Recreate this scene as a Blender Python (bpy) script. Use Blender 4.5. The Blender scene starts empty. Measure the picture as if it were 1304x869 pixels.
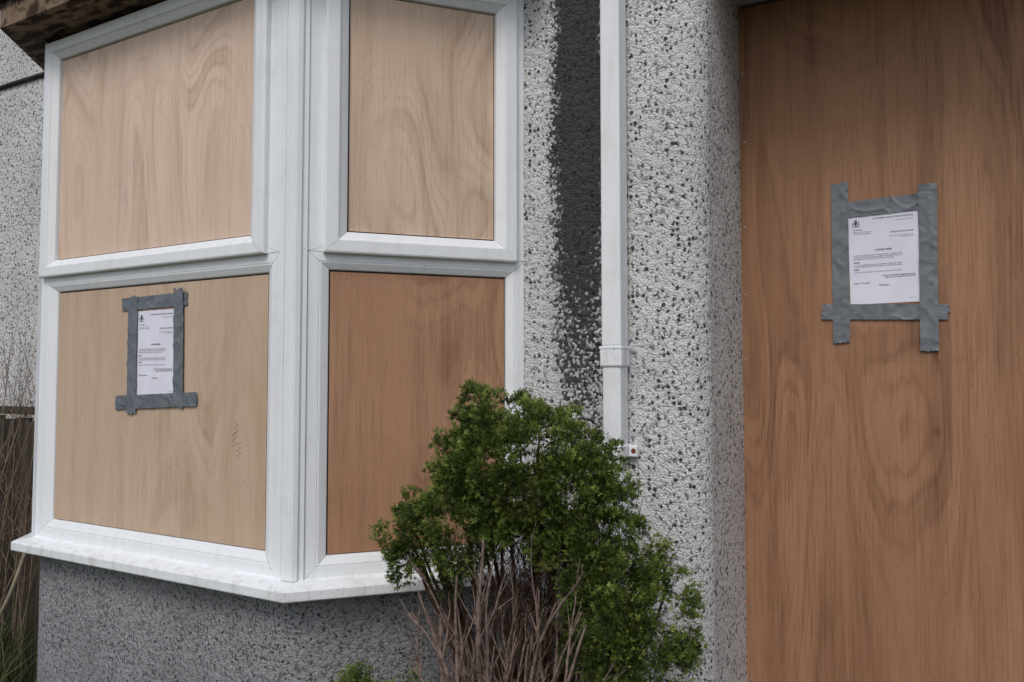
import bpy, math, random
import numpy as np
from mathutils import Vector, noise as mnoise
random.seed(7); rng=np.random.default_rng(7)
D=bpy.data; scn=bpy.context.scene
scn.view_settings.view_transform='Standard'; scn.view_settings.look='None'; scn.view_settings.exposure=0

# ---------------------------------------------------------------- helpers
def link(o,parent=None):
    scn.collection.objects.link(o)
    if parent: o.parent=parent
    return o
def empty(name):
    return link(D.objects.new(name,None))
def mesh(name,verts,faces,mat,parent=None,smooth=False):
    m=D.meshes.new(name); m.from_pydata([tuple(v) for v in verts],[],faces)
    m.materials.append(mat)
    if smooth: m.polygons.foreach_set('use_smooth',[True]*len(m.polygons))
    m.update()
    return link(D.objects.new(name,m),parent)

class N:
    def __init__(s,name):
        s.m=D.materials.new(name); s.m.use_nodes=True; s.t=s.m.node_tree
        s.b=s.t.nodes['Principled BSDF']; s.out=s.t.nodes['Material Output']
        s.co=s.t.nodes.new('ShaderNodeTexCoord').outputs['Object']
    def set(s,inp,v):
        if isinstance(v,bpy.types.NodeSocket): s.t.links.new(v,inp)
        elif isinstance(v,(tuple,list)) and len(v)==3 and inp.type=='RGBA': inp.default_value=(*v,1)
        else: inp.default_value=v
    def mapp(s,scale=(1,1,1),loc=(0,0,0),vec=None):
        n=s.t.nodes.new('ShaderNodeMapping'); n.inputs['Scale'].default_value=scale; n.inputs['Location'].default_value=loc
        s.t.links.new(vec or s.co,n.inputs['Vector']); return n.outputs[0]
    def noise(s,vec=None,scale=5,detail=3,rough=.5,dist=0,color=False,dim='3D'):
        n=s.t.nodes.new('ShaderNodeTexNoise'); n.noise_dimensions=dim; s.t.links.new(vec or s.co,n.inputs['Vector'])
        n.inputs['Scale'].default_value=scale; n.inputs['Detail'].default_value=detail
        n.inputs['Roughness'].default_value=rough; n.inputs['Distortion'].default_value=dist
        return n.outputs['Color' if color else 'Fac']
    def voro(s,vec=None,scale=5,feature='F1',rand=1,dim='3D'):
        n=s.t.nodes.new('ShaderNodeTexVoronoi'); n.feature=feature; n.voronoi_dimensions=dim
        s.t.links.new(vec or s.co,n.inputs['Vector']); n.inputs['Scale'].default_value=scale; n.inputs['Randomness'].default_value=rand
        return n
    def math(s,op,a,b=0,c=None,clamp=False):
        n=s.t.nodes.new('ShaderNodeMath'); n.operation=op; n.use_clamp=clamp
        s.set(n.inputs[0],a); s.set(n.inputs[1],b)
        if c is not None: s.set(n.inputs[2],c)
        return n.outputs[0]
    def ramp(s,v,a,b,ta=0,tb=1):
        n=s.t.nodes.new('ShaderNodeMapRange'); n.interpolation_type='SMOOTHSTEP'
        s.set(n.inputs[0],v); n.inputs[1].default_value=a; n.inputs[2].default_value=b
        n.inputs[3].default_value=ta; n.inputs[4].default_value=tb; return n.outputs[0]
    def mix(s,f,a,b,mode='MIX'):
        n=s.t.nodes.new('ShaderNodeMix'); n.data_type='RGBA'; n.blend_type=mode
        s.set(n.inputs[0],f); s.set(n.inputs[6],a); s.set(n.inputs[7],b); return n.outputs[2]
    def sep(s,vec=None):
        n=s.t.nodes.new('ShaderNodeSeparateXYZ'); s.t.links.new(vec or s.co,n.inputs[0]); return n.outputs
    def comb(s,x,y,z=0):
        n=s.t.nodes.new('ShaderNodeCombineXYZ'); s.set(n.inputs[0],x); s.set(n.inputs[1],y); s.set(n.inputs[2],z); return n.outputs[0]
    def bump(s,h,dist=.005,strength=1):
        n=s.t.nodes.new('ShaderNodeBump'); s.set(n.inputs['Height'],h)
        n.inputs['Distance'].default_value=dist; n.inputs['Strength'].default_value=strength
        s.t.links.new(n.outputs[0],s.b.inputs['Normal'])
    def fin(s,col,rough=.6,spec=.5,metal=0):
        s.set(s.b.inputs['Base Color'],col); s.set(s.b.inputs['Roughness'],rough)
        s.b.inputs['Specular IOR Level'].default_value=spec; s.b.inputs['Metallic'].default_value=metal
        return s.m

# ---------------------------------------------------------------- materials
def plywood(name,base,dark,bands=9,seed=0,contrast=.5,red=None,swirl=.8,wline=1.0,line_z=None,knots=.25):
    n=N(name)
    x,y,z=n.sep(); P2=n.comb(n.math('ADD',x,n.math('MULTIPLY',y,.6)),z)
    def mp(a,b,o=0): return n.mapp((a,b,1),(seed+o,seed*.37+o*2.3,0),P2)
    # rotary-cut veneer: contour lines of a smooth height field, stretched along the grain
    h=n.noise(mp(2.6,swirl),1.0,1,.3,.3,dim='2D')
    wv=n.noise(mp(16,2.0,3),1,3,.6,dim='2D')
    hh=n.math('ADD',n.math('MULTIPLY',h,bands),n.math('MULTIPLY',wv,.32))
    s1=n.ramp(n.math('SINE',n.math('MULTIPLY',hh,6.283)),-.2,1.0)
    s2=n.ramp(n.math('SINE',n.math('MULTIPLY',hh,6.283*3.3)),.1,1.0)
    amp=n.noise(mp(3,.8,9),1,2,.5,dim='2D')
    ln=n.math('ADD',n.math('MULTIPLY',s1,.6),n.math('MULTIPLY',s2,.45))
    ln=n.math('MULTIPLY',ln,n.ramp(amp,.34,.66,.15,1))
    soft=n.noise(mp(12,.55,5),1,4,.65,dim='2D')
    fib=n.noise(mp(150,4,7),1,3,.75,dim='2D')
    blot=n.noise(mp(1.4,1.0,11),1,3,.6,dim='2D')
    f=n.math('MULTIPLY',ln,.85*contrast*wline)
    f=n.math('ADD',f,n.ramp(soft,.40,.74,0,.55*contrast))
    f=n.math('ADD',f,n.ramp(fib,.42,.72,0,.48*contrast),clamp=True)
    c=n.mix(f,base,dark)
    c=n.mix(n.ramp(blot,.35,.72,0,.55),c,red or tuple(q*.8 for q in base))
    sm=n.noise(mp(5,2.2,13),1,5,.7,.8,dim='2D')
    c=n.mix(n.ramp(sm,.6,.75,0,.30),c,tuple(q*.5 for q in base))
    if knots:
        kn=n.voro(mp(3.1,1.3,17),1,dim='2D'); kr=n.math('LESS_THAN',n.sep(kn.outputs['Color'])[0],knots)
        c=n.mix(n.math('MULTIPLY',kr,n.ramp(kn.outputs['Distance'],.04,.008,0,.6)),c,tuple(q*.45 for q in dark))
        c=n.mix(n.math('MULTIPLY',kr,n.ramp(kn.outputs['Distance'],.2,.03,0,.3)),c,dark)
    sp=n.voro(mp(24,7,21),1,dim='2D')
    c=n.mix(n.ramp(sp.outputs['Distance'],.05,.02,0,.4),c,tuple(q*.4 for q in dark))
    if line_z:
        dz=n.math('ABSOLUTE',n.math('SUBTRACT',z,line_z)); c=n.mix(n.ramp(dz,.0014,.0004,0,.2),c,tuple(q*.6 for q in dark))
    return n.fin(c,.62,.3)
ply_fu=plywood('plywood_pale',(.72,.575,.465),(.46,.325,.235),8,1.3,.68,(.65,.49,.385),.75)
ply_su=plywood('plywood_pale_b',(.70,.55,.43),(.41,.275,.185),9,4.1,.78,(.63,.465,.35),1.1,knots=.15)
ply_fl=plywood('plywood_tan',(.58,.45,.34),(.37,.255,.17),7,7.7,.68,(.52,.385,.275),.6,knots=0)
ply_sl=plywood('plywood_orange',(.45,.262,.162),(.22,.115,.062),7,2.9,.78,(.385,.21,.125),.9,.8)
ply_d=plywood('plywood_brown',(.375,.205,.118),(.150,.070,.038),7,5.2,.82,(.29,.152,.084),.6,.8,line_z=1.557)

def upvc(name,dirt=.25):
    n=N(name)
    st=n.noise(n.mapp((26,26,2.2)),1,4,.65)
    bl=n.noise(None,7,4,.65)
    c=n.mix(n.ramp(st,.45,.8,0,dirt),(.81,.85,.88),(.50,.51,.49))
    c=n.mix(n.ramp(bl,.5,.8,0,dirt*.9),c,(.47,.49,.43))
    spk=n.noise(None,160,1,.5)
    c=n.mix(n.ramp(spk,.68,.75,0,dirt),c,(.2,.2,.17))
    return n.fin(c,n.ramp(bl,.3,.8,.28,.5),.5)
m_upvc=upvc('white_upvc',.24); m_sill=upvc('white_upvc_grimy',.75); m_pipe=upvc('white_pipe_plastic',.4)

def roughcast(name,base,spot,yk=1.0,cell=46,dens=.42,rad=.3,lump=120,bd=.006,stain=False,grime=.3,salt=.3):
    n=N(name); x,y,z=n.sep(); U=n.math('ADD',x,n.math('MULTIPLY',y,yk)); P2=n.comb(U,z)
    wob=n.noise(P2,150,2,.6,color=True,dim='2D')
    def warp(k):
        a=n.t.nodes.new('ShaderNodeVectorMath'); a.operation='MULTIPLY_ADD'
        n.t.links.new(wob,a.inputs[0]); a.inputs[1].default_value=(k,k,0); n.t.links.new(P2,a.inputs[2]); return a.outputs[0]
    v=warp(.013); v2=warp(.007)
    patch=n.noise(P2,5,3,.6,dim='2D')
    a=n.voro(v,cell,dim='2D'); rnd=n.sep(a.outputs['Color'])
    rr=n.math('MULTIPLY',n.math('ADD',n.math('POWER',rnd[1],1.6),.32),rad)
    near=n.math('SUBTRACT',rr,a.outputs['Distance'])
    sp=n.math('MULTIPLY',n.ramp(near,0.0,.08),n.math('LESS_THAN',rnd[0],n.ramp(patch,.3,.7,dens*.7,dens*1.25)))
    b=n.voro(v2,lump,dim='2D'); lumps=n.math('SUBTRACT',1,b.outputs['Distance'])
    b2=n.voro(v,lump*.37,dim='2D'); lum2=n.math('SUBTRACT',1,b2.outputs['Distance'])
    fn=n.noise(P2,260,2,.6,dim='2D')
    big=n.noise(P2,2.2,5,.6,dim='2D')
    brnd=n.sep(b.outputs['Color'])
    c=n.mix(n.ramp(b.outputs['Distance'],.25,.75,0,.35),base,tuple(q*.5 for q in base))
    c=n.mix(n.math('MULTIPLY',brnd[0],salt),c,tuple(q*.5 for q in base))
    c=n.mix(n.math('MULTIPLY',n.math('LESS_THAN',brnd[1],salt*.22),.8),c,tuple(q*3.5 for q in spot))
    c=n.mix(n.ramp(big,.35,.75,0,grime),c,tuple(q*.5 for q in base))
    c=n.mix(n.math('MULTIPLY',sp,.95),c,n.mix(rnd[2],spot,tuple(q*2.6 for q in spot)))
    if stain:
        wav=n.noise(n.comb(n.math('MULTIPLY',x,2),n.math('MULTIPLY',z,1.6)),1.5,3,.6,dim='2D')
        cx=n.math('ADD',x,n.math('MULTIPLY',n.math('SUBTRACT',wav,.5),.08))
        d=n.math('ABSOLUTE',n.math('ADD',cx,1.10))
        m=n.ramp(n.math('DIVIDE',d,n.ramp(z,1.3,2.6,.15,.17)),1.0,.22)
        m=n.math('MULTIPLY',m,n.ramp(z,1.15,2.30,.50,1.18))
        br2=n.noise(P2,26,3,.7,dim='2D')
        thr=n.math('ADD',n.math('MULTIPLY',brnd[2],.6),n.math('MULTIPLY',br2,.45))
        mm=n.ramp(n.math('SUBTRACT',m,thr),-.16,.24)
        mm=n.math('MAXIMUM',mm,n.math('MULTIPLY',m,.30))
        c=n.mix(n.math('MULTIPLY',mm,.94),c,(.022,.022,.021))
    h=n.math('ADD',n.math('MULTIPLY',lumps,.5),n.math('MULTIPLY',lum2,.75))
    h=n.math('ADD',h,n.math('MULTIPLY',fn,.25))
    h=n.math('SUBTRACT',h,n.math('MULTIPLY',sp,.35))
    n.bump(h,bd,.9)
    return n.fin(c,.85,.25)
m_wall=roughcast('roughcast_white',(.78,.79,.80),(.022,.024,.027),1.0,60,.36,.35,125,.009,stain=True,salt=.35)
m_dado=roughcast('roughcast_grey',(.40,.415,.43),(.028,.03,.033),.35,84,.36,.34,145,.009,grime=.55,salt=.65)

def simple(name,c1,c2,scale=8,rough=.7,bumpd=.002,spec=.4,metal=0,st=(1,1,1),lo=.35,hi=.7):
    n=N(name); f=n.noise(n.mapp(st),scale,4,.62)
    if bumpd: n.bump(f,bumpd,.6)
    return n.fin(n.mix(n.ramp(f,lo,hi),c1,c2),rough,spec,metal)
m_dark=simple('gap_shade_black',(.012,.012,.013),(.02,.02,.02),bumpd=0)  # near-black colour standing in for shade in the gaps round the boards
m_paper=simple('paper_white',(.78,.80,.92),(.72,.74,.85),9,.7,.0004,.2)
m_ink=simple('printed_ink',(.05,.05,.07),(.03,.03,.04),9,.8,0)
m_soffit=simple('rotten_soffit_wood',(.22,.16,.11),(.04,.024,.016),11,.85,.008,.2,st=(1,3,1),lo=.42,hi=.58)
m_tile=simple('mossy_roof_tile',(.14,.05,.035),(.06,.075,.03),14,.9,.006,.2)
m_fence=simple('weathered_fence_wood',(.085,.07,.058),(.035,.03,.025),3,.9,.003,.1,st=(12,12,1))
m_metal=simple('zinc_screw',(.45,.44,.42),(.3,.28,.26),200,.4,0,.5,.8)
m_rust=simple('rusty_screw',(.22,.06,.025),(.10,.03,.015),200,.8,0)
m_cable=simple('black_cable',(.02,.02,.02),(.03,.03,.03),bumpd=0)
m_hose=simple('pale_hose',(.34,.30,.22),(.22,.19,.13),20,.6)
m_twig=simple('dead_twig_bark',(.25,.19,.165),(.10,.066,.052),60,.9,0,.15)
m_bark=simple('brown_bark',(.085,.05,.035),(.04,.025,.018),40,.95,0,.1)
m_straw=simple('dry_straw',(.28,.22,.15),(.13,.10,.07),12,.85,0)
m_glass=simple('dark_interior',(.02,.02,.02),(.03,.03,.03))
m_pencil=simple('pencil_mark',(.26,.18,.12),(.30,.21,.14),20,.8,0)
n=N('garden_soil_and_grass')
g1=n.noise(None,1.3,6,.7); g2=n.noise(None,45,4,.7)
c=n.mix(n.ramp(g1,.4,.62),(.045,.033,.022),(.035,.06,.018)); c=n.mix(n.ramp(g2,.45,.7,0,.7),c,(.07,.055,.035))
n.bump(g2,.02,.8); m_ground=n.fin(c,.95,.1)
n=N('duct_tape')
t1=n.noise(None,22,4,.6,.6)
c=n.mix(n.ramp(t1,.35,.7),(.125,.145,.168),(.175,.20,.225))
n.bump(t1,.006,.6)
m_tape=n.fin(c,n.ramp(t1,.3,.7,.36,.55),.5,.05)

# ---------------------------------------------------------------- plan geometry (metres)
Zv=Vector((0,0,1))
class Panel:
    def __init__(s,O,d):
        s.O=Vector((O[0],O[1],0)); s.d=Vector((d[0],d[1],0)).normalized(); s.n=Vector((s.d.y,-s.d.x,0))
    def p(s,u,z,w=0): return s.O+s.d*u+Zv*z+s.n*w
A=(-3.165,1.78); C=(-1.791,1.78); E=(-1.308,2.351); B=(-3.648,2.351)
PF=Panel((0,1.78),(1,0)); PS=Panel(C,(E[0]-C[0],E[1]-C[1])); PB=Panel(B,(A[0]-B[0],A[1]-B[1]))
YW=2.35; YD=2.88; LS=math.dist(C,E)
def ring(name,P,o,i,prof,mat,parent,gap=.0005):
    V=[];Fc=[]
    oc=[(o[0],o[1]),(o[2],o[1]),(o[2],o[3]),(o[0],o[3])]; ic=[(i[0],i[1]),(i[2],i[1]),(i[2],i[3]),(i[0],i[3])]
    for k in range(4):
        a,b=k,(k+1)%4; b0=len(V)
        dx=oc[b][0]-oc[a][0]; dz=oc[b][1]-oc[a][1]; L=math.hypot(dx,dz); dx/=L; dz/=L
        for (t,w) in prof:
            for (q,sg) in ((a,1),(b,-1)):
                u=oc[q][0]*(1-t)+ic[q][0]*t+dx*gap*sg; z=oc[q][1]*(1-t)+ic[q][1]*t+dz*gap*sg
                V.append(P.p(u,z,w))
        for j in range(len(prof)-1):
            Fc.append((b0+2*j,b0+2*j+1,b0+2*j+3,b0+2*j+2))
    return mesh(name,V,Fc,mat,parent)
def box(name,P,u0,z0,u1,z1,w0,w1,mat,parent):
    V=[P.p(u,z,w) for w in (w0,w1) for (u,z) in ((u0,z0),(u1,z0),(u1,z1),(u0,z1))]
    Fc=[(3,2,1,0),(4,5,6,7),(0,1,5,4),(1,2,6,5),(2,3,7,6),(3,0,4,7)]
    return mesh(name,V,Fc,mat,parent)
def bevel(o,w=.002,seg=2):
    m=o.modifiers.new('b','BEVEL'); m.width=w; m.segments=seg; m.limit_method='ANGLE'; return o
def extr(name,plan,z0,z1,mat,parent,closed=False,cap=False,smooth=False):
    k=len(plan); V=[(x,y,z0) for x,y in plan]+[(x,y,z1) for x,y in plan]; Fc=[]
    for j in range(k if closed else k-1):
        j2=(j+1)%k; Fc.append((j,j2,k+j2,k+j))
    if cap: Fc+= [tuple(range(k,2*k)),tuple(reversed(range(k)))]
    return mesh(name,V,Fc,mat,parent,smooth)

house=empty('roughcast_house')
R_=.07
arc=[(-.758+R_*math.sin(t),YW+R_-R_*math.cos(t)) for t in np.linspace(0,math.pi/2*.96,14)]
plan=[(-9,YW),(-.9,YW)]+arc+[(-.712,2.93)]
wf_=extr('wall_front',plan,-.1,5.2,m_wall,house,smooth=True)
box('wall_over_door',Panel((0,YW+.003),(1,0)),-.745,2.86,3.2,5.2,-.6,0,m_wall,house)
box('recess_right_wall',Panel((0,YW+.003),(1,0)),1.05,-.1,3.2,2.857,-.6,0,m_wall,house)
box('recess_back_wall',Panel((0,2.93),(1,0)),-.9,-.1,1.3,2.95,-.1,0,m_wall,house)
box('door_step',Panel((0,2.2),(1,0)),-.70,-.02,1.03,.14,-.72,0,m_dado,house)
bay_plan=[B,A,C,E]
def offset(pl,d):
    pn=[Panel(pl[i],(pl[i+1][0]-pl[i][0],pl[i+1][1]-pl[i][1])) for i in range(len(pl)-1)]
    out=[(pl[0][0]+pn[0].n.x*d,pl[0][1]+pn[0].n.y*d)]
    for i in range(1,len(pl)-1):
        b=(pn[i-1].n+pn[i].n); b=b/(1+pn[i-1].n.dot(pn[i].n)); out.append((pl[i][0]+b.x*d,pl[i][1]+b.y*d))
    out.append((pl[-1][0]+pn[-1].n.x*d,pl[-1][1]+pn[-1].n.y*d)); return out
dp=offset(bay_plan,-.008)
def rnd_corner(p0,p1,p2,r,k=8):
    p0,p1,p2=Vector(p0),Vector(p1),Vector(p2); a=p1+(p0-p1).normalized()*r; b=p1+(p2-p1).normalized()*r
    return [tuple(a*(1-t)**2+p1*2*t*(1-t)+b*t*t) for t in np.linspace(0,1,k)]
dp=[(dp[0][0],2.36)]+rnd_corner(dp[0],dp[1],dp[2],.05)+rnd_corner(dp[1],dp[2],dp[3],.10,12)+[(dp[-1][0],2.36)]
extr('bay_dado_wall',dp,-.1,.86,m_dado,house,smooth=True)
def sweep(name,plan,prof,mat,parent):
    V=[];Fc=[]; rings=[offset(plan,d) for d,z in prof]
    for (d,z),r in zip(prof,rings): V+=[(x,y,z) for x,y in r]
    k=len(plan)
    for i in range(len(prof)-1):
        for j in range(k-1):
            Fc.append((i*k+j,(i+1)*k+j,(i+1)*k+j+1,i*k+j+1))
    Fc.append(tuple(i*k for i in range(len(prof)))); Fc.append(tuple(i*k+k-1 for i in reversed(range(len(prof)))))
    return mesh(name,V,Fc,mat,parent)
bp=[(B[0]+.0,B[1]-.003),A,C,(E[0],E[1]-.003)]
sweep('window_sill',bp,[(-.03,.893),(.004,.892),(.012,.889),(.064,.880),(.069,.878),(.072,.873),(.072,.847),(.069,.843),(.060,.843),(.060,.850),(-.03,.852)],m_sill,house)
sweep('bay_roof_fascia',bp,[(-.3,2.845),(.03,2.845),(.145,2.852),(.15,2.856),(.15,3.0),(.10,3.02)],m_soffit,house)
ro=offset(bp,.19)
V=[(x,y,2.985) for x,y in ro]+[(-3.2,2.355,3.35),(-1.76,2.355,3.35)]
bay_r=mesh('bay_roof_tiles',V,[(0,1,4),(1,2,5,4),(2,3,5)],m_tile,house)
s=bay_r.modifiers.new('s','SOLIDIFY'); s.thickness=.03
mesh('main_roof',[(-9.3,2.0,5.15),(3.5,2.0,5.15),(3.5,5.5,7.4),(-9.3,5.5,7.4)],[(0,1,2,3)],m_tile,house).modifiers.new('s','SOLIDIFY').thickness=.12
box('upper_window',Panel((0,YW),(1,0)),-3.1,3.7,-1.7,4.8,-.05,.02,m_glass,house)
ring('upper_window_frame',Panel((0,YW),(1,0)),(-3.16,3.64,-1.64,4.86),(-3.08,3.72,-1.72,4.78),[(0,0),(0,.05),(1,.05),(1,.02)],m_upvc,house)

prof_cas=[(0,-.002),(0,.020),(.03,.0235),(.09,.025),(.55,.025),(.60,.0235),(.64,.019),(.93,.006),(.96,.004),(1,-.016)]
prof_fix=[(0,-.03),(0,.0),(.02,.002),(.50,.002),(.53,-.0005),(.56,.0015),(.62,.001),(.93,-.008),(.97,-.010),(1,-.02)]
prof_out=[(0,-.03),(0,.0),(.03,.002),(.8,.002),(1,-.004),(1,-.02)]
ZT=2.838
def window(P,o,cas,pu,pl,mu,ml,tag):
    u0,u1=o
    ring('outer_frame_lower_'+tag,P,(u0,.89,u1,1.8945),(pl[0],pl[1],pl[2],pl[3]),prof_fix,m_upvc,house)
    ring('outer_frame_upper_'+tag,P,(u0,1.8955,u1,ZT),(cas[0]+.03,cas[1]+.03,cas[2]-.03,cas[3]-.03),prof_out,m_upvc,house)
    ring('casement_'+tag,P,cas,pu,prof_cas,m_upvc,house)
    box('gap_shade_backing_'+tag,P,u0+.01,.9,u1-.01,ZT-.01,-.08,-.019,m_dark,house)  # added black sheet behind the boards, paints the gaps as dark as shade
    e=.003
    box('plywood_upper_'+tag,P,pu[0]+e,pu[1]+e,pu[2]-e*1.4,pu[3]-e,-.018,-.006,mu,house)
    box('plywood_lower_'+tag,P,pl[0]+e,pl[1]+e*.7,pl[2]-e*1.3,pl[3]-e*1.6,-.018,-.0125,ml,house)
window(PF,(-3.165,-1.861),(-3.150,1.893,-1.915,2.822),(-3.074,1.960,-1.996,2.752),(-3.066,.963,-1.923,1.835),ply_fu,ply_fl,'front')
window(PS,(.031,.745),(.077,1.890,.715,2.805),(.153,1.963,.641,2.737),(.099,.957,.682,1.840),ply_su,ply_sl,'side')
LB=math.dist(B,A)
window(PB,(.004,LB-.02),(.034,1.890,LB-.06,2.805),(.11,1.963,LB-.13,2.737),(.07,.957,LB-.09,1.840),ply_su,ply_sl,'far_side')
f=lambda u,w:tuple(PF.p(u,0,w)[:2]); g=lambda u,w:tuple(PS.p(u,0,w)[:2])
post=[f(-1.8605,-.02),f(-1.8605,.005),f(-1.858,.008),f(-1.838,.008),f(-1.836,.003),f(-1.831,.003),f(-1.829,.013),f(-1.826,.015),f(-1.806,.015),
      f(-1.8035,.012),g(-.0045,.012+.0035),g(.001,.015),g(.010,.014),g(.012,.004),g(.016,.004),g(.0175,.009),g(.029,.009),g(.0305,.006),g(.0305,-.02)]
extr('corner_post',post,.8905,ZT,m_upvc,house)
h=lambda u,w:tuple(PB.p(LB-.02+u,0,w)[:2])
extr('corner_post_far',[h(0,-.02),h(0,.01),h(.015,.014),tuple(PF.p(-3.166,0,.014)[:2]),tuple(PF.p(-3.1655,0,-.02)[:2])],.8905,ZT,m_upvc,house)
PD=Panel((0,YD),(1,0))
bevel(box('plywood_door_board',PD,-.7155,.17,.505,2.845,-.018,0,ply_d,house),.0015)
bevel(box('plywood_door_board_b',PD,.510,.17,1.045,2.845,-.018,-.001,ply_d,house),.0015)
def disc(name,P,u,z,w,r,mat,parent,k=12):
    V=[P.p(u,z,w+.0012)]+[P.p(u+r*math.cos(a),z+r*math.sin(a),w) for a in np.linspace(0,2*math.pi,k,endpoint=False)]
    return mesh(name,V,[(0,1+i,1+(i+1)%k) for i in range(k)],mat,parent,True)
for i,z in enumerate([2.62,2.37,2.05,1.80,1.57,1.33,1.12,.9,.68,.45]):
    disc('screw_%d'%i,PD,-.697+random.uniform(-.004,.006),z+random.uniform(-.02,.02),.0004,.0042,m_metal,house)

# ---------------------------------------------------------------- downpipe
pipe=empty('drainpipe')
PW=Panel((0,YW),(1,0))
def sq(name,u0,u1,w0,w1,z0,z1,r=.006,mat=m_pipe):
    o=box(name,PW,u0,z0,u1,z1,w0,w1,mat,pipe); return bevel(o,r,4)
sq('pipe_upper',-.992,-.927,.016,.081,1.60,5.1,.007)
sq('pipe_lower',-.990,-.929,.016,.079,.05,1.545,.007)
sq('socket_collar',-.996,-.923,.012,.085,1.536,1.596,.006,m_sill)
sq('socket_lip',-.9975,-.9215,.0105,.0865,1.590,1.600,.003)
sq('bracket_band',-.995,-.924,.0,.0845,1.256,1.296,.004)
sq('bracket_lug',-.926,-.900,.0,.022,1.258,1.294,.004)
sq('bracket_lug_b',-1.018,-.993,.0,.022,1.258,1.294,.004)
disc('rusty_screw',PW,-.911,1.277,.0235,.008,m_rust,pipe)
sq('bracket_band_upper',-.995,-.924,.0,.0845,3.2,3.24,.004)

# ---------------------------------------------------------------- notices
def tape(name,P,pts,w,parent,nl=60,nw=10,seed=0,amp=.0018):
    V=[];Fc=[]
    a,b,c,d=[Vector((p[0],p[1],0)) for p in pts]; ax=((d-a)+(c-b))*.5; ax.normalize()
    for i in range(nl+1):
        t=i/nl
        for j in range(nw+1):
            s=j/nw
            q=(a*(1-s)+b*s)*(1-t)+(d*(1-s)+c*s)*t
            if i in(0,nl): q=q+ax*mnoise.noise(Vector((s*6+seed,seed,i)))*.009
            ex=(1 if j==nw else -1 if j==0 else 0)
            n_=mnoise.noise(Vector((q.x*45+seed,q.y*45,seed*1.7)))+.6*mnoise.noise(Vector((q.x*120,q.y*120+seed,3)))
            cr=abs(mnoise.noise(Vector((q.x*16+seed*3,q.y*16,9))))
            cr=max(0,.10-cr)/.10
            V.append(P.p(q.x+ex*mnoise.noise(Vector((t*9,seed,s)))*.0012,q.y,w+amp*(.5+.5*n_)+cr*.0030))
    for i in range(nl):
        for j in range(nw):
            k=i*(nw+1)+j; Fc.append((k,k+1,k+nw+2,k+nw+1))
    return mesh(name,V,Fc,m_tape,parent,True)
def hstrip(u0,u1,zt0,zt1,zb0,zb1):
    return [(u0,zt0),(u0,zb0),(u1,zb1),(u1,zt1)]
def vstrip(u0,u1,z0,z1,dx=0):
    return [(u0,z0),(u1,z0),(u1+dx,z1),(u0+dx,z1)]
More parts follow.
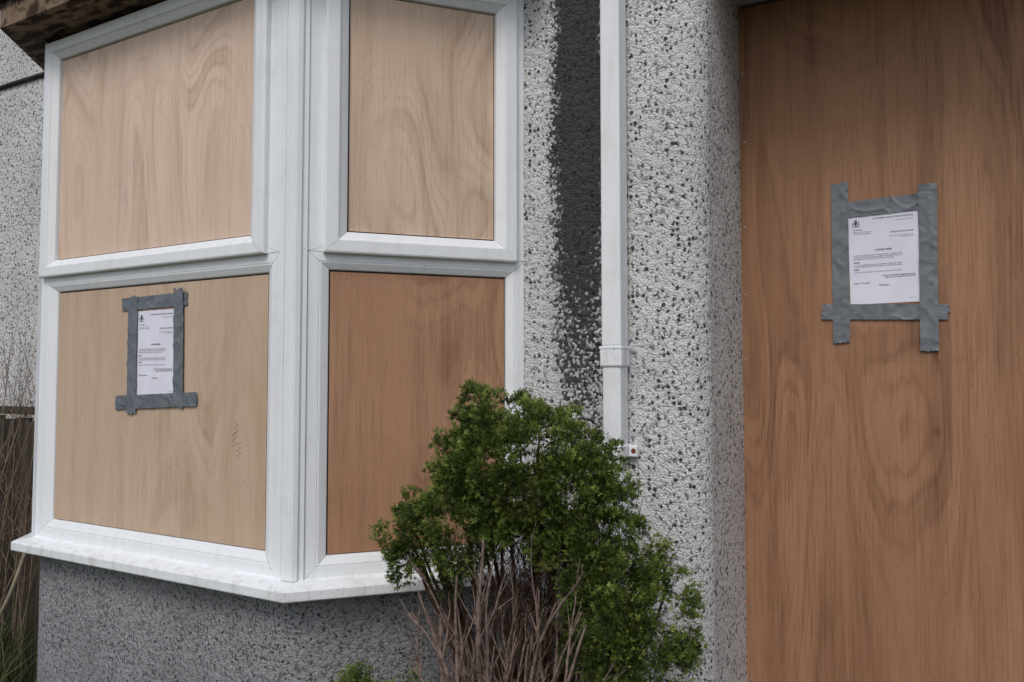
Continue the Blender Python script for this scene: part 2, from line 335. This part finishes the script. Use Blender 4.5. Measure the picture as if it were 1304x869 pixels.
def notice(P,w,u0,z0,u1,z1,rot,tapes,seed):
    root=empty('taped_notice')
    V=[];Fc=[]; nx,nz=14,20; cu,cz=(u0+u1)/2,(z0+z1)/2
    def R(u,z):
        a=math.radians(rot); x=u-cu; y=z-cz
        return cu+x*math.cos(a)-y*math.sin(a), cz+x*math.sin(a)+y*math.cos(a)
    def W(u,z): return w+.0008+.0012*(.5+.5*mnoise.noise(Vector((u*14+seed,z*9,seed))))
    for j in range(nz+1):
        for i in range(nx+1):
            u=u0+(u1-u0)*i/nx; z=z0+(z1-z0)*j/nz; ru,rz=R(u,z); V.append(P.p(ru,rz,W(u,z)))
    for j in range(nz):
        for i in range(nx):
            k=j*(nx+1)+i; Fc.append((k,k+1,k+nx+2,k+nx+1))
    mesh('paper_sheet',V,Fc,m_paper,root,True)
    ang=math.atan2(P.d.y,P.d.x)
    def text(body,u,z,size,align='LEFT',bold=0):
        cu_=D.curves.new('print','FONT'); cu_.body=body; cu_.size=size; cu_.align_x=align; cu_.offset=bold; cu_.space_line=1.15
        cu_.resolution_u=2
        cu_.materials.append(m_ink); o=D.objects.new('printed_text',cu_); link(o,root)
        ru,rz=R(u,z); o.location=P.p(ru,rz,w+.0026)
        o.rotation_euler=(math.radians(90),-math.radians(rot),ang)
    L=u0+.014; Rr=u1-.014; T=z1
    text('IN THE FAMILY COURT SITTING AT THE TOWN',Rr,T-.016,.0056,'RIGHT',.00012)
    text('Case number 24 / 01187',Rr,T-.027,.0052,'RIGHT')
    text('The Occupier',L,T-.050,.0052,'LEFT',.0001)
    text('Closure notice to all persons\nin the premises and garden',L,T-.058,.005)
    text('DATED THIS DAY OF ORDER',Rr,T-.066,.0054,'RIGHT',.0001)
    text('Issued under section 76 Anti-social Act\nby the Borough Council',Rr,T-.078,.0046,'RIGHT')
    text('CLOSURE ORDER',cu,T-.122,.0065,'CENTER',.00015)
    text('It is hereby ordered that access to these premises is prohibited to all\npersons at all times other than those listed in the schedule below and\nany emergency service worker in the course of their duty.',L,T-.137,.0052,'LEFT',.00003)
    text('Reasons',L,T-.160,.0056,'LEFT',.0002)
    text('The court is satisfied that a person has engaged in disorderly conduct\non the premises and the order is necessary to prevent its recurrence.',L,T-.169,.0052,'LEFT',.00003)
    text('Penalty',L,T-.184,.0056,'LEFT',.0002)
    text('A person who enters without reasonable excuse commits an offence.',L,T-.193,.0052)
    text('By order of the District Judge sitting today\nSigned for and on behalf of the Council',Rr,T-.208,.0056,'RIGHT',.0001)
    text('Dated  14 November',L,T-.230,.0056,'LEFT',.0001)
    text('SCHEDULE 1',cu,T-.240,.0058,'CENTER',.0001)
    text('page 1 of 2',Rr,T-.285,.0042,'RIGHT')
    def poly(pts,nm):
        mesh(nm,[P.p(*R(L+.010+x,T-.026+y),w+.0027) for x,y in pts],[tuple(range(len(pts)))],m_ink,root)
    poly([(-.004,.005),(-.004,-.003),(0,-.008),(.004,-.003),(.004,.005)],'crest_shield')
    poly([(-.004,.007),(-.005,.012),(-.002,.010),(0,.013),(.002,.010),(.005,.012),(.004,.007)],'crest_crown')
    poly([(-.012,-.007),(-.0085,-.006),(-.0065,.002),(-.008,.006),(-.010,.005),(-.009,.001)],'crest_lion')
    poly([(.012,-.007),(.0085,-.006),(.0065,.002),(.008,.006),(.010,.005),(.009,.001)],'crest_unicorn')
    poly([(-.011,-.0095),(.011,-.0095),(.009,-.0115),(-.009,-.0115)],'crest_scroll')
    for i,(pts,l) in enumerate(tapes): tape('duct_tape_%d'%i,P,pts,w+.0035+l*.0018,root,seed=seed*7+i*3.3)
    return root
notice(PD,0,-.350,1.748,-.139,2.047,.6,[
    (hstrip(-.352,-.084,2.096,2.102,2.042,2.048),0),
    (vstrip(-.402,-.349,2.163,1.622,-.003),1),
    (hstrip(-.438,-.060,1.753,1.737,1.701,1.687),1),
    (vstrip(-.137,-.084,2.128,1.588,-.006),2)],1)
notice(PF,-.0125,-2.581,1.441,-2.371,1.740,0,[
    (hstrip(-2.666,-2.310,1.790,1.796,1.744,1.750),0),
    (vstrip(-2.628,-2.576,1.794,1.376,.003),1),
    (vstrip(-2.376,-2.326,1.808,1.404,.007),2),
    (hstrip(-2.690,-2.250,1.438,1.455,1.388,1.408),1)],3)

# ---------------------------------------------------------------- tubes
class TB:
    def __init__(s): s.V=[];s.F=[]
    def tube(s,pts,r0,r1,k=5):
        b=len(s.V); n_=len(pts)
        for i,p in enumerate(pts):
            d=(pts[min(i+1,n_-1)]-pts[max(i-1,0)]).normalized()
            a=d.cross(Vector((0.3,.9,.1))).normalized(); c=d.cross(a); r=r0+(r1-r0)*i/(n_-1)
            for j in range(k):
                t=2*math.pi*j/k; s.V.append(p+(a*math.cos(t)+c*math.sin(t))*r)
        for i in range(n_-1):
            for j in range(k):
                s.F.append((b+i*k+j,b+i*k+(j+1)%k,b+(i+1)*k+(j+1)%k,b+(i+1)*k+j))
    def out(s,name,mat,parent): return mesh(name,s.V,s.F,mat,parent,True)
def walk(p,d,L,n_,wob,up=0):
    pts=[p.copy()]; d=d.normalized()
    for i in range(n_):
        d=(d+Vector((random.gauss(0,wob),random.gauss(0,wob),random.gauss(0,wob)+up))).normalized()
        p=p+d*(L/n_); pts.append(p.copy())
    return pts,d
# faint pencil scribble on the lower front board
sc=TB()
for k in range(3):
    pts=[PF.p(-2.075+.012*k+.012*math.sin(i*1.9+k),1.33-.018*k+ (i/9)*.05*(1 if k%2 else -1),-.0120) for i in range(10)]
    sc.tube(pts,.0005,.0004,4)
sc.out('pencil_scribble',m_pencil,house)

# ---------------------------------------------------------------- shrub
shrub=empty('conifer_shrub')
blobs=[((-1.10,1.90,1.265),(.20,.20,.215),2.6),((-.99,1.90,1.25),(.19,.19,.175),2.2),((-1.23,1.86,1.14),(.135,.16,.15),1.9),((-.90,1.93,1.15),(.145,.18,.16),1.9),
       ((-1.03,1.84,1.15),(.15,.12,.09),1.5),((-.82,1.96,1.02),(.125,.18,.17),2.0),((-.75,1.94,.88),(.13,.2,.17),2.0),
       ((-.71,1.93,.72),(.13,.2,.17),1.8),((-.76,1.9,.54),(.15,.22,.22),1.2),((-.84,1.92,.85),(.10,.17,.2),1.6),
       ((-1.40,1.84,1.07),(.065,.08,.075),1.4),((-1.39,1.86,.97),(.065,.07,.065),1.3),((-1.33,1.86,1.03),(.07,.06,.09),1.3),((-1.31,1.88,.93),(.05,.06,.05),.6),
       ((-1.45,1.78,.655),(.09,.10,.045),1.1),((-.86,1.68,.68),(.065,.06,.055),1.4),((-1.0,1.95,.3),(.3,.26,.3),.3)]
sprC=[]
for bi,(c,r,dn) in enumerate(blobs):
    area=4*math.pi*((r[0]*r[1])**1.6/3+(r[0]*r[2])**1.6/3+(r[1]*r[2])**1.6/3)**(1/1.6)
    k=int(area/.0056*dn)+3
    for _ in range(k):
        d=rng.normal(size=3); d/=np.linalg.norm(d)
        if d[1]>.45: continue
        rr=rng.uniform(.62,1.05)
        pos=np.array(c)+d*np.array(r)*rr
        # bare front opening, where the dead twigs show
        if -1.28<pos[0]<-.86 and pos[2]<1.07-1.0*abs(pos[0]+1.07) : continue
        sprC.append((pos,d,rng.uniform(.022,.044),rng.uniform(0,1)))
base=[];dirs=[];lens=[];tone=[]
for pos,d,cr,tn in sprC:
    k=int(54*(cr/.04)**2)+12
    e=rng.normal(size=(k,3)); e/=np.linalg.norm(e,axis=1)[:,None]
    out=d*.55+np.array([0,0,.45]); out/=np.linalg.norm(out)
    e=e+out*.55; e/=np.linalg.norm(e,axis=1)[:,None]
    fr_=rng.uniform(.25,.95,size=(k,1))
    b=pos+e*cr*fr_
    dd=e*.6+out*.7+rng.normal(size=(k,3))*.22; dd/=np.linalg.norm(dd,axis=1)[:,None]
    base.append(b);dirs.append(dd);lens.append(rng.uniform(.011,.023,k))
    tone.append(np.clip(tn*.45+(fr_[:,0]-.3)*.65+rng.uniform(-.2,.2,k),0,1))   # darker towards the inside of each clump, lighter towards the tips
base=np.concatenate(base);dirs=np.concatenate(dirs);lens=np.concatenate(lens);tone=np.concatenate(tone)
M=len(base); side=np.cross(dirs,rng.normal(size=(M,3))); side/=np.linalg.norm(side,axis=1)[:,None]
nrm=np.cross(dirs,side)
verts=[];tones=[]
lf=[(0,0,1),(.15,.8,.6),(.25,-.8,.6),(.5,.7,.5)]
for (t,ang,sc_) in lf:
    o=base+dirs*(lens*t)[:,None]
    ax=dirs*math.cos(ang)+side*math.sin(ang)+nrm*rng.normal(0,.22,(M,1)); ax/=np.linalg.norm(ax,axis=1)[:,None]
    pr=np.cross(ax,nrm); pr/=np.linalg.norm(pr,axis=1)[:,None]
    L=(lens*sc_)[:,None]; Wd=rng.uniform(.0014,.0022,(M,1))
    q=np.stack([o,o+ax*L*.45+pr*Wd,o+ax*L,o+ax*L*.45-pr*Wd],1)
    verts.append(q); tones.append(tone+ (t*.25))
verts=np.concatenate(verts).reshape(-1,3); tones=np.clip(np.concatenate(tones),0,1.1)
nf=len(verts)//4
me=D.meshes.new('foliage'); me.vertices.add(len(verts)); me.vertices.foreach_set('co',verts.ravel().astype(np.float32))
me.loops.add(nf*4); me.loops.foreach_set('vertex_index',np.arange(nf*4,dtype=np.int32))
me.polygons.add(nf); me.polygons.foreach_set('loop_start',np.arange(0,nf*4,4,dtype=np.int32)); me.polygons.foreach_set('loop_total',np.full(nf,4,dtype=np.int32))
at=me.attributes.new('tone','FLOAT','FACE'); at.data.foreach_set('value',tones.astype(np.float32))
me.update(calc_edges=True)
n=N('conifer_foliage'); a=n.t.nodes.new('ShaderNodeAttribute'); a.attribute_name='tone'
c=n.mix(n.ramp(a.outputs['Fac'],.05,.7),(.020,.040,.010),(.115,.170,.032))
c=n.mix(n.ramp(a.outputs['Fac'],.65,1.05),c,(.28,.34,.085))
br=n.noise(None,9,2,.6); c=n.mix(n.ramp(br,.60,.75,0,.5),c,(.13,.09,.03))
n.fin(c,.6,.25)
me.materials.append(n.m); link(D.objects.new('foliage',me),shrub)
tb=TB(); root=Vector((-1.03,1.97,0))
for (c,r,dn) in blobs[:13]:
    for _ in range(3):
        tgt=Vector(c)+Vector((random.uniform(-.6,.6)*r[0],random.uniform(-.3,.6)*r[1],random.uniform(-.2,.5)*r[2]))
        st=root+Vector((random.uniform(-.06,.06),random.uniform(-.05,.05),0)); pts=[]
        for i in range(9):
            t=i/8; p=st.lerp(tgt,t); p.z=st.z+(tgt.z-st.z)*(t**.8); p+=Vector((random.gauss(0,.008),random.gauss(0,.008),0)); pts.append(p)
        tb.tube(pts,.014,.003,6)
for _ in range(260):
    p=Vector((random.uniform(-1.28,-.80),random.uniform(1.9,2.1),random.uniform(.35,1.0)))
    d=Vector((p.x+1.03,random.uniform(-.3,.2),.9)); pts,_d=walk(p,d,random.uniform(.1,.25),5,.12); tb.tube(pts,.0025,.0006,4)
tb.out('inner_branches',m_bark,shrub)
tw=TB()
def twig(p,d,L,r,depth):
    pts,dd=walk(p,d,L,9,.06,.015); tw.tube(pts,r,r*.35,5)
    if depth>0:
        for _ in range(random.randint(2,4)):
            i=random.randint(2,8); q=pts[i]; dq=(pts[min(i+1,9)]-pts[i-1]).normalized()
            nd=dq+Vector((random.uniform(-.55,.55),random.uniform(-.5,.3),random.uniform(-.1,.35)))
            twig(q,nd,L*random.uniform(.26,.46),r*.5,depth-1)
for i in range(54):
    t=i/53; ang=-.34+.86*t+random.gauss(0,.05)
    p=Vector((-1.03+.14*(t-.5)*2+random.gauss(0,.03),1.70+random.uniform(-.05,.14),random.uniform(.34,.55)))
    d=Vector((math.sin(ang),random.uniform(-.03,.08),math.cos(ang)))
    twig(p,d,random.uniform(.28,.50)*(1-.4*abs(t-.45)),random.uniform(.0035,.0080),2)
for (x0,dx,L) in ((-1.06,.03,.54),(-1.02,.15,.46),(-1.12,-.28,.34),(-.97,.36,.40),(-1.09,-.14,.44),(-1.08,-.22,.42),(-.99,.27,.42),(-1.03,.0,.38)):
    twig(Vector((x0,1.70,.45)),Vector((dx,0,1)),L+.12,.0088,2)
tw.out('dead_twigs',m_twig,shrub)
wv=[];wf=[]
for _ in range(14000):
    p=Vector((random.gauss(-1.04,.11),random.uniform(1.80,2.08),random.uniform(.4,1.06)))
    d=Vector((random.gauss((p.x+1.05)*1.5,.4),random.gauss(0,.3),random.uniform(.3,1))).normalized()*random.uniform(.015,.045)
    s_=d.cross(Vector((random.random(),random.random(),random.random()))).normalized()*.0014
    b=len(wv); wv+=[p-s_,p+s_,p+d]; wf.append((b,b+1,b+2))
m_dead=simple('dead_brown_foliage',(.10,.055,.035),(.045,.028,.02),30,.9,0)
mesh('dead_foliage',wv,wf,m_dead,shrub)

# ---------------------------------------------------------------- left background
fence=empty('wooden_fence')
Pn=Panel((0,2.22),(1,0))
for i in range(18):
    u=-3.86-(i+1)*.125
    bevel(box('board_%d'%i,Pn,u,.05,u+.12,1.30+random.uniform(-.02,.02),0,.018,m_fence,fence),.002,1)
box('rail_low',Pn,-6.1,.4,-3.87,.48,-.04,-.002,m_fence,fence); box('rail_top',Pn,-6.1,1.325,-3.87,1.36,-.03,.04,m_fence,fence)
st=TB()
for _ in range(95):
    p=Vector((random.uniform(-4.45,-3.84),random.uniform(1.9,2.15),0)); pts,_d=walk(p,Vector((random.gauss(-.04,.08),random.gauss(0,.06),1)),random.uniform(1.0,2.0),10,.07); st.tube(pts,.0028,.0009,4)
    for _k in range(5):
        q=pts[random.randint(4,9)]; pp,_d=walk(q,Vector((random.gauss(-.2,.6),random.gauss(0,.3),.8)),random.uniform(.1,.35),5,.18); st.tube(pp,.0015,.0007,3)
st.out('dry_weed_stems',m_straw,None)
hs=TB()
ctrl=[(-3.32,1.83,.80),(-3.36,1.81,.66),(-3.46,1.80,.50),(-3.62,1.80,.40),(-3.8,1.85,.28),(-4.1,1.9,.05)]
hs.tube([Vector(c) for c in ctrl],.009,.009,8); o=hs.out('garden_hose',m_hose,None)
o.modifiers.new('s','SUBSURF').levels=2; o.modifiers['s'].render_levels=2
pts=[Vector((x,YW-.008,3.10-.01*math.sin((x+4)*2))) for x in np.linspace(-8.9,-3.7,20)]
cb=TB(); cb.tube(pts,.012,.012,8); cb.out('wall_cable',m_cable,None)
mesh('ground',[(-150,-150,0),(150,-150,0),(150,150,0),(-150,150,0)],[(0,1,2,3)],m_ground)
gv=[];gf=[]
for _ in range(9000):
    p=Vector((random.uniform(-5.5,-3.0),random.uniform(1.0,2.2),0)) if random.random()<.6 else Vector((random.uniform(-3.4,-.2),random.uniform(1.2,1.75),0))
    hgt=random.uniform(.06,.26); a_=random.uniform(0,6.28); s_=Vector((math.cos(a_),math.sin(a_),0))*.004
    if p.x<-3.5: hgt*=2.0
    ln=Vector((random.gauss(0,.35),random.gauss(0,.35),1))*hgt
    b=len(gv); gv+=[p-s_,p+s_,p+ln*.6+s_*.7,p+ln*.6-s_*.7,p+ln+Vector((ln.x,ln.y,-.1*hgt))*.4]; gf+=[(b,b+1,b+2,b+3),(b+3,b+2,b+4)]
m_grass=simple('grass_blades',(.03,.055,.015),(.075,.085,.03),3,.7,0)
mesh('grass',gv,gf,m_grass)

# ---------------------------------------------------------------- light, camera
w=D.worlds.new('World'); scn.world=w; w.use_nodes=True; nt=w.node_tree
sky=nt.nodes.new('ShaderNodeTexSky'); sky.sky_type='NISHITA'; sky.sun_disc=False
sky.sun_elevation=math.radians(48); sky.sun_rotation=math.radians(165); sky.dust_density=3; sky.air_density=1.0; sky.ozone_density=1.0
nt.links.new(sky.outputs[0],nt.nodes['Background'].inputs[0]); nt.nodes['Background'].inputs[1].default_value=.118
sl=D.lights.new('overcast_sun','SUN'); sl.energy=1.2; sl.angle=math.radians(22); sl.color=(1,.975,.94)
so=link(D.objects.new('overcast_sun',sl)); so.rotation_euler=(math.radians(38),0,math.radians(12))
cam=D.cameras.new('camera'); cam.lens=28; cam.sensor_width=36; cam.clip_end=500; cam.clip_start=.05
co=link(D.objects.new('camera',cam)); co.location=(0,0,1.5); co.rotation_euler=(math.radians(92.7),0,math.radians(30))
scn.camera=co
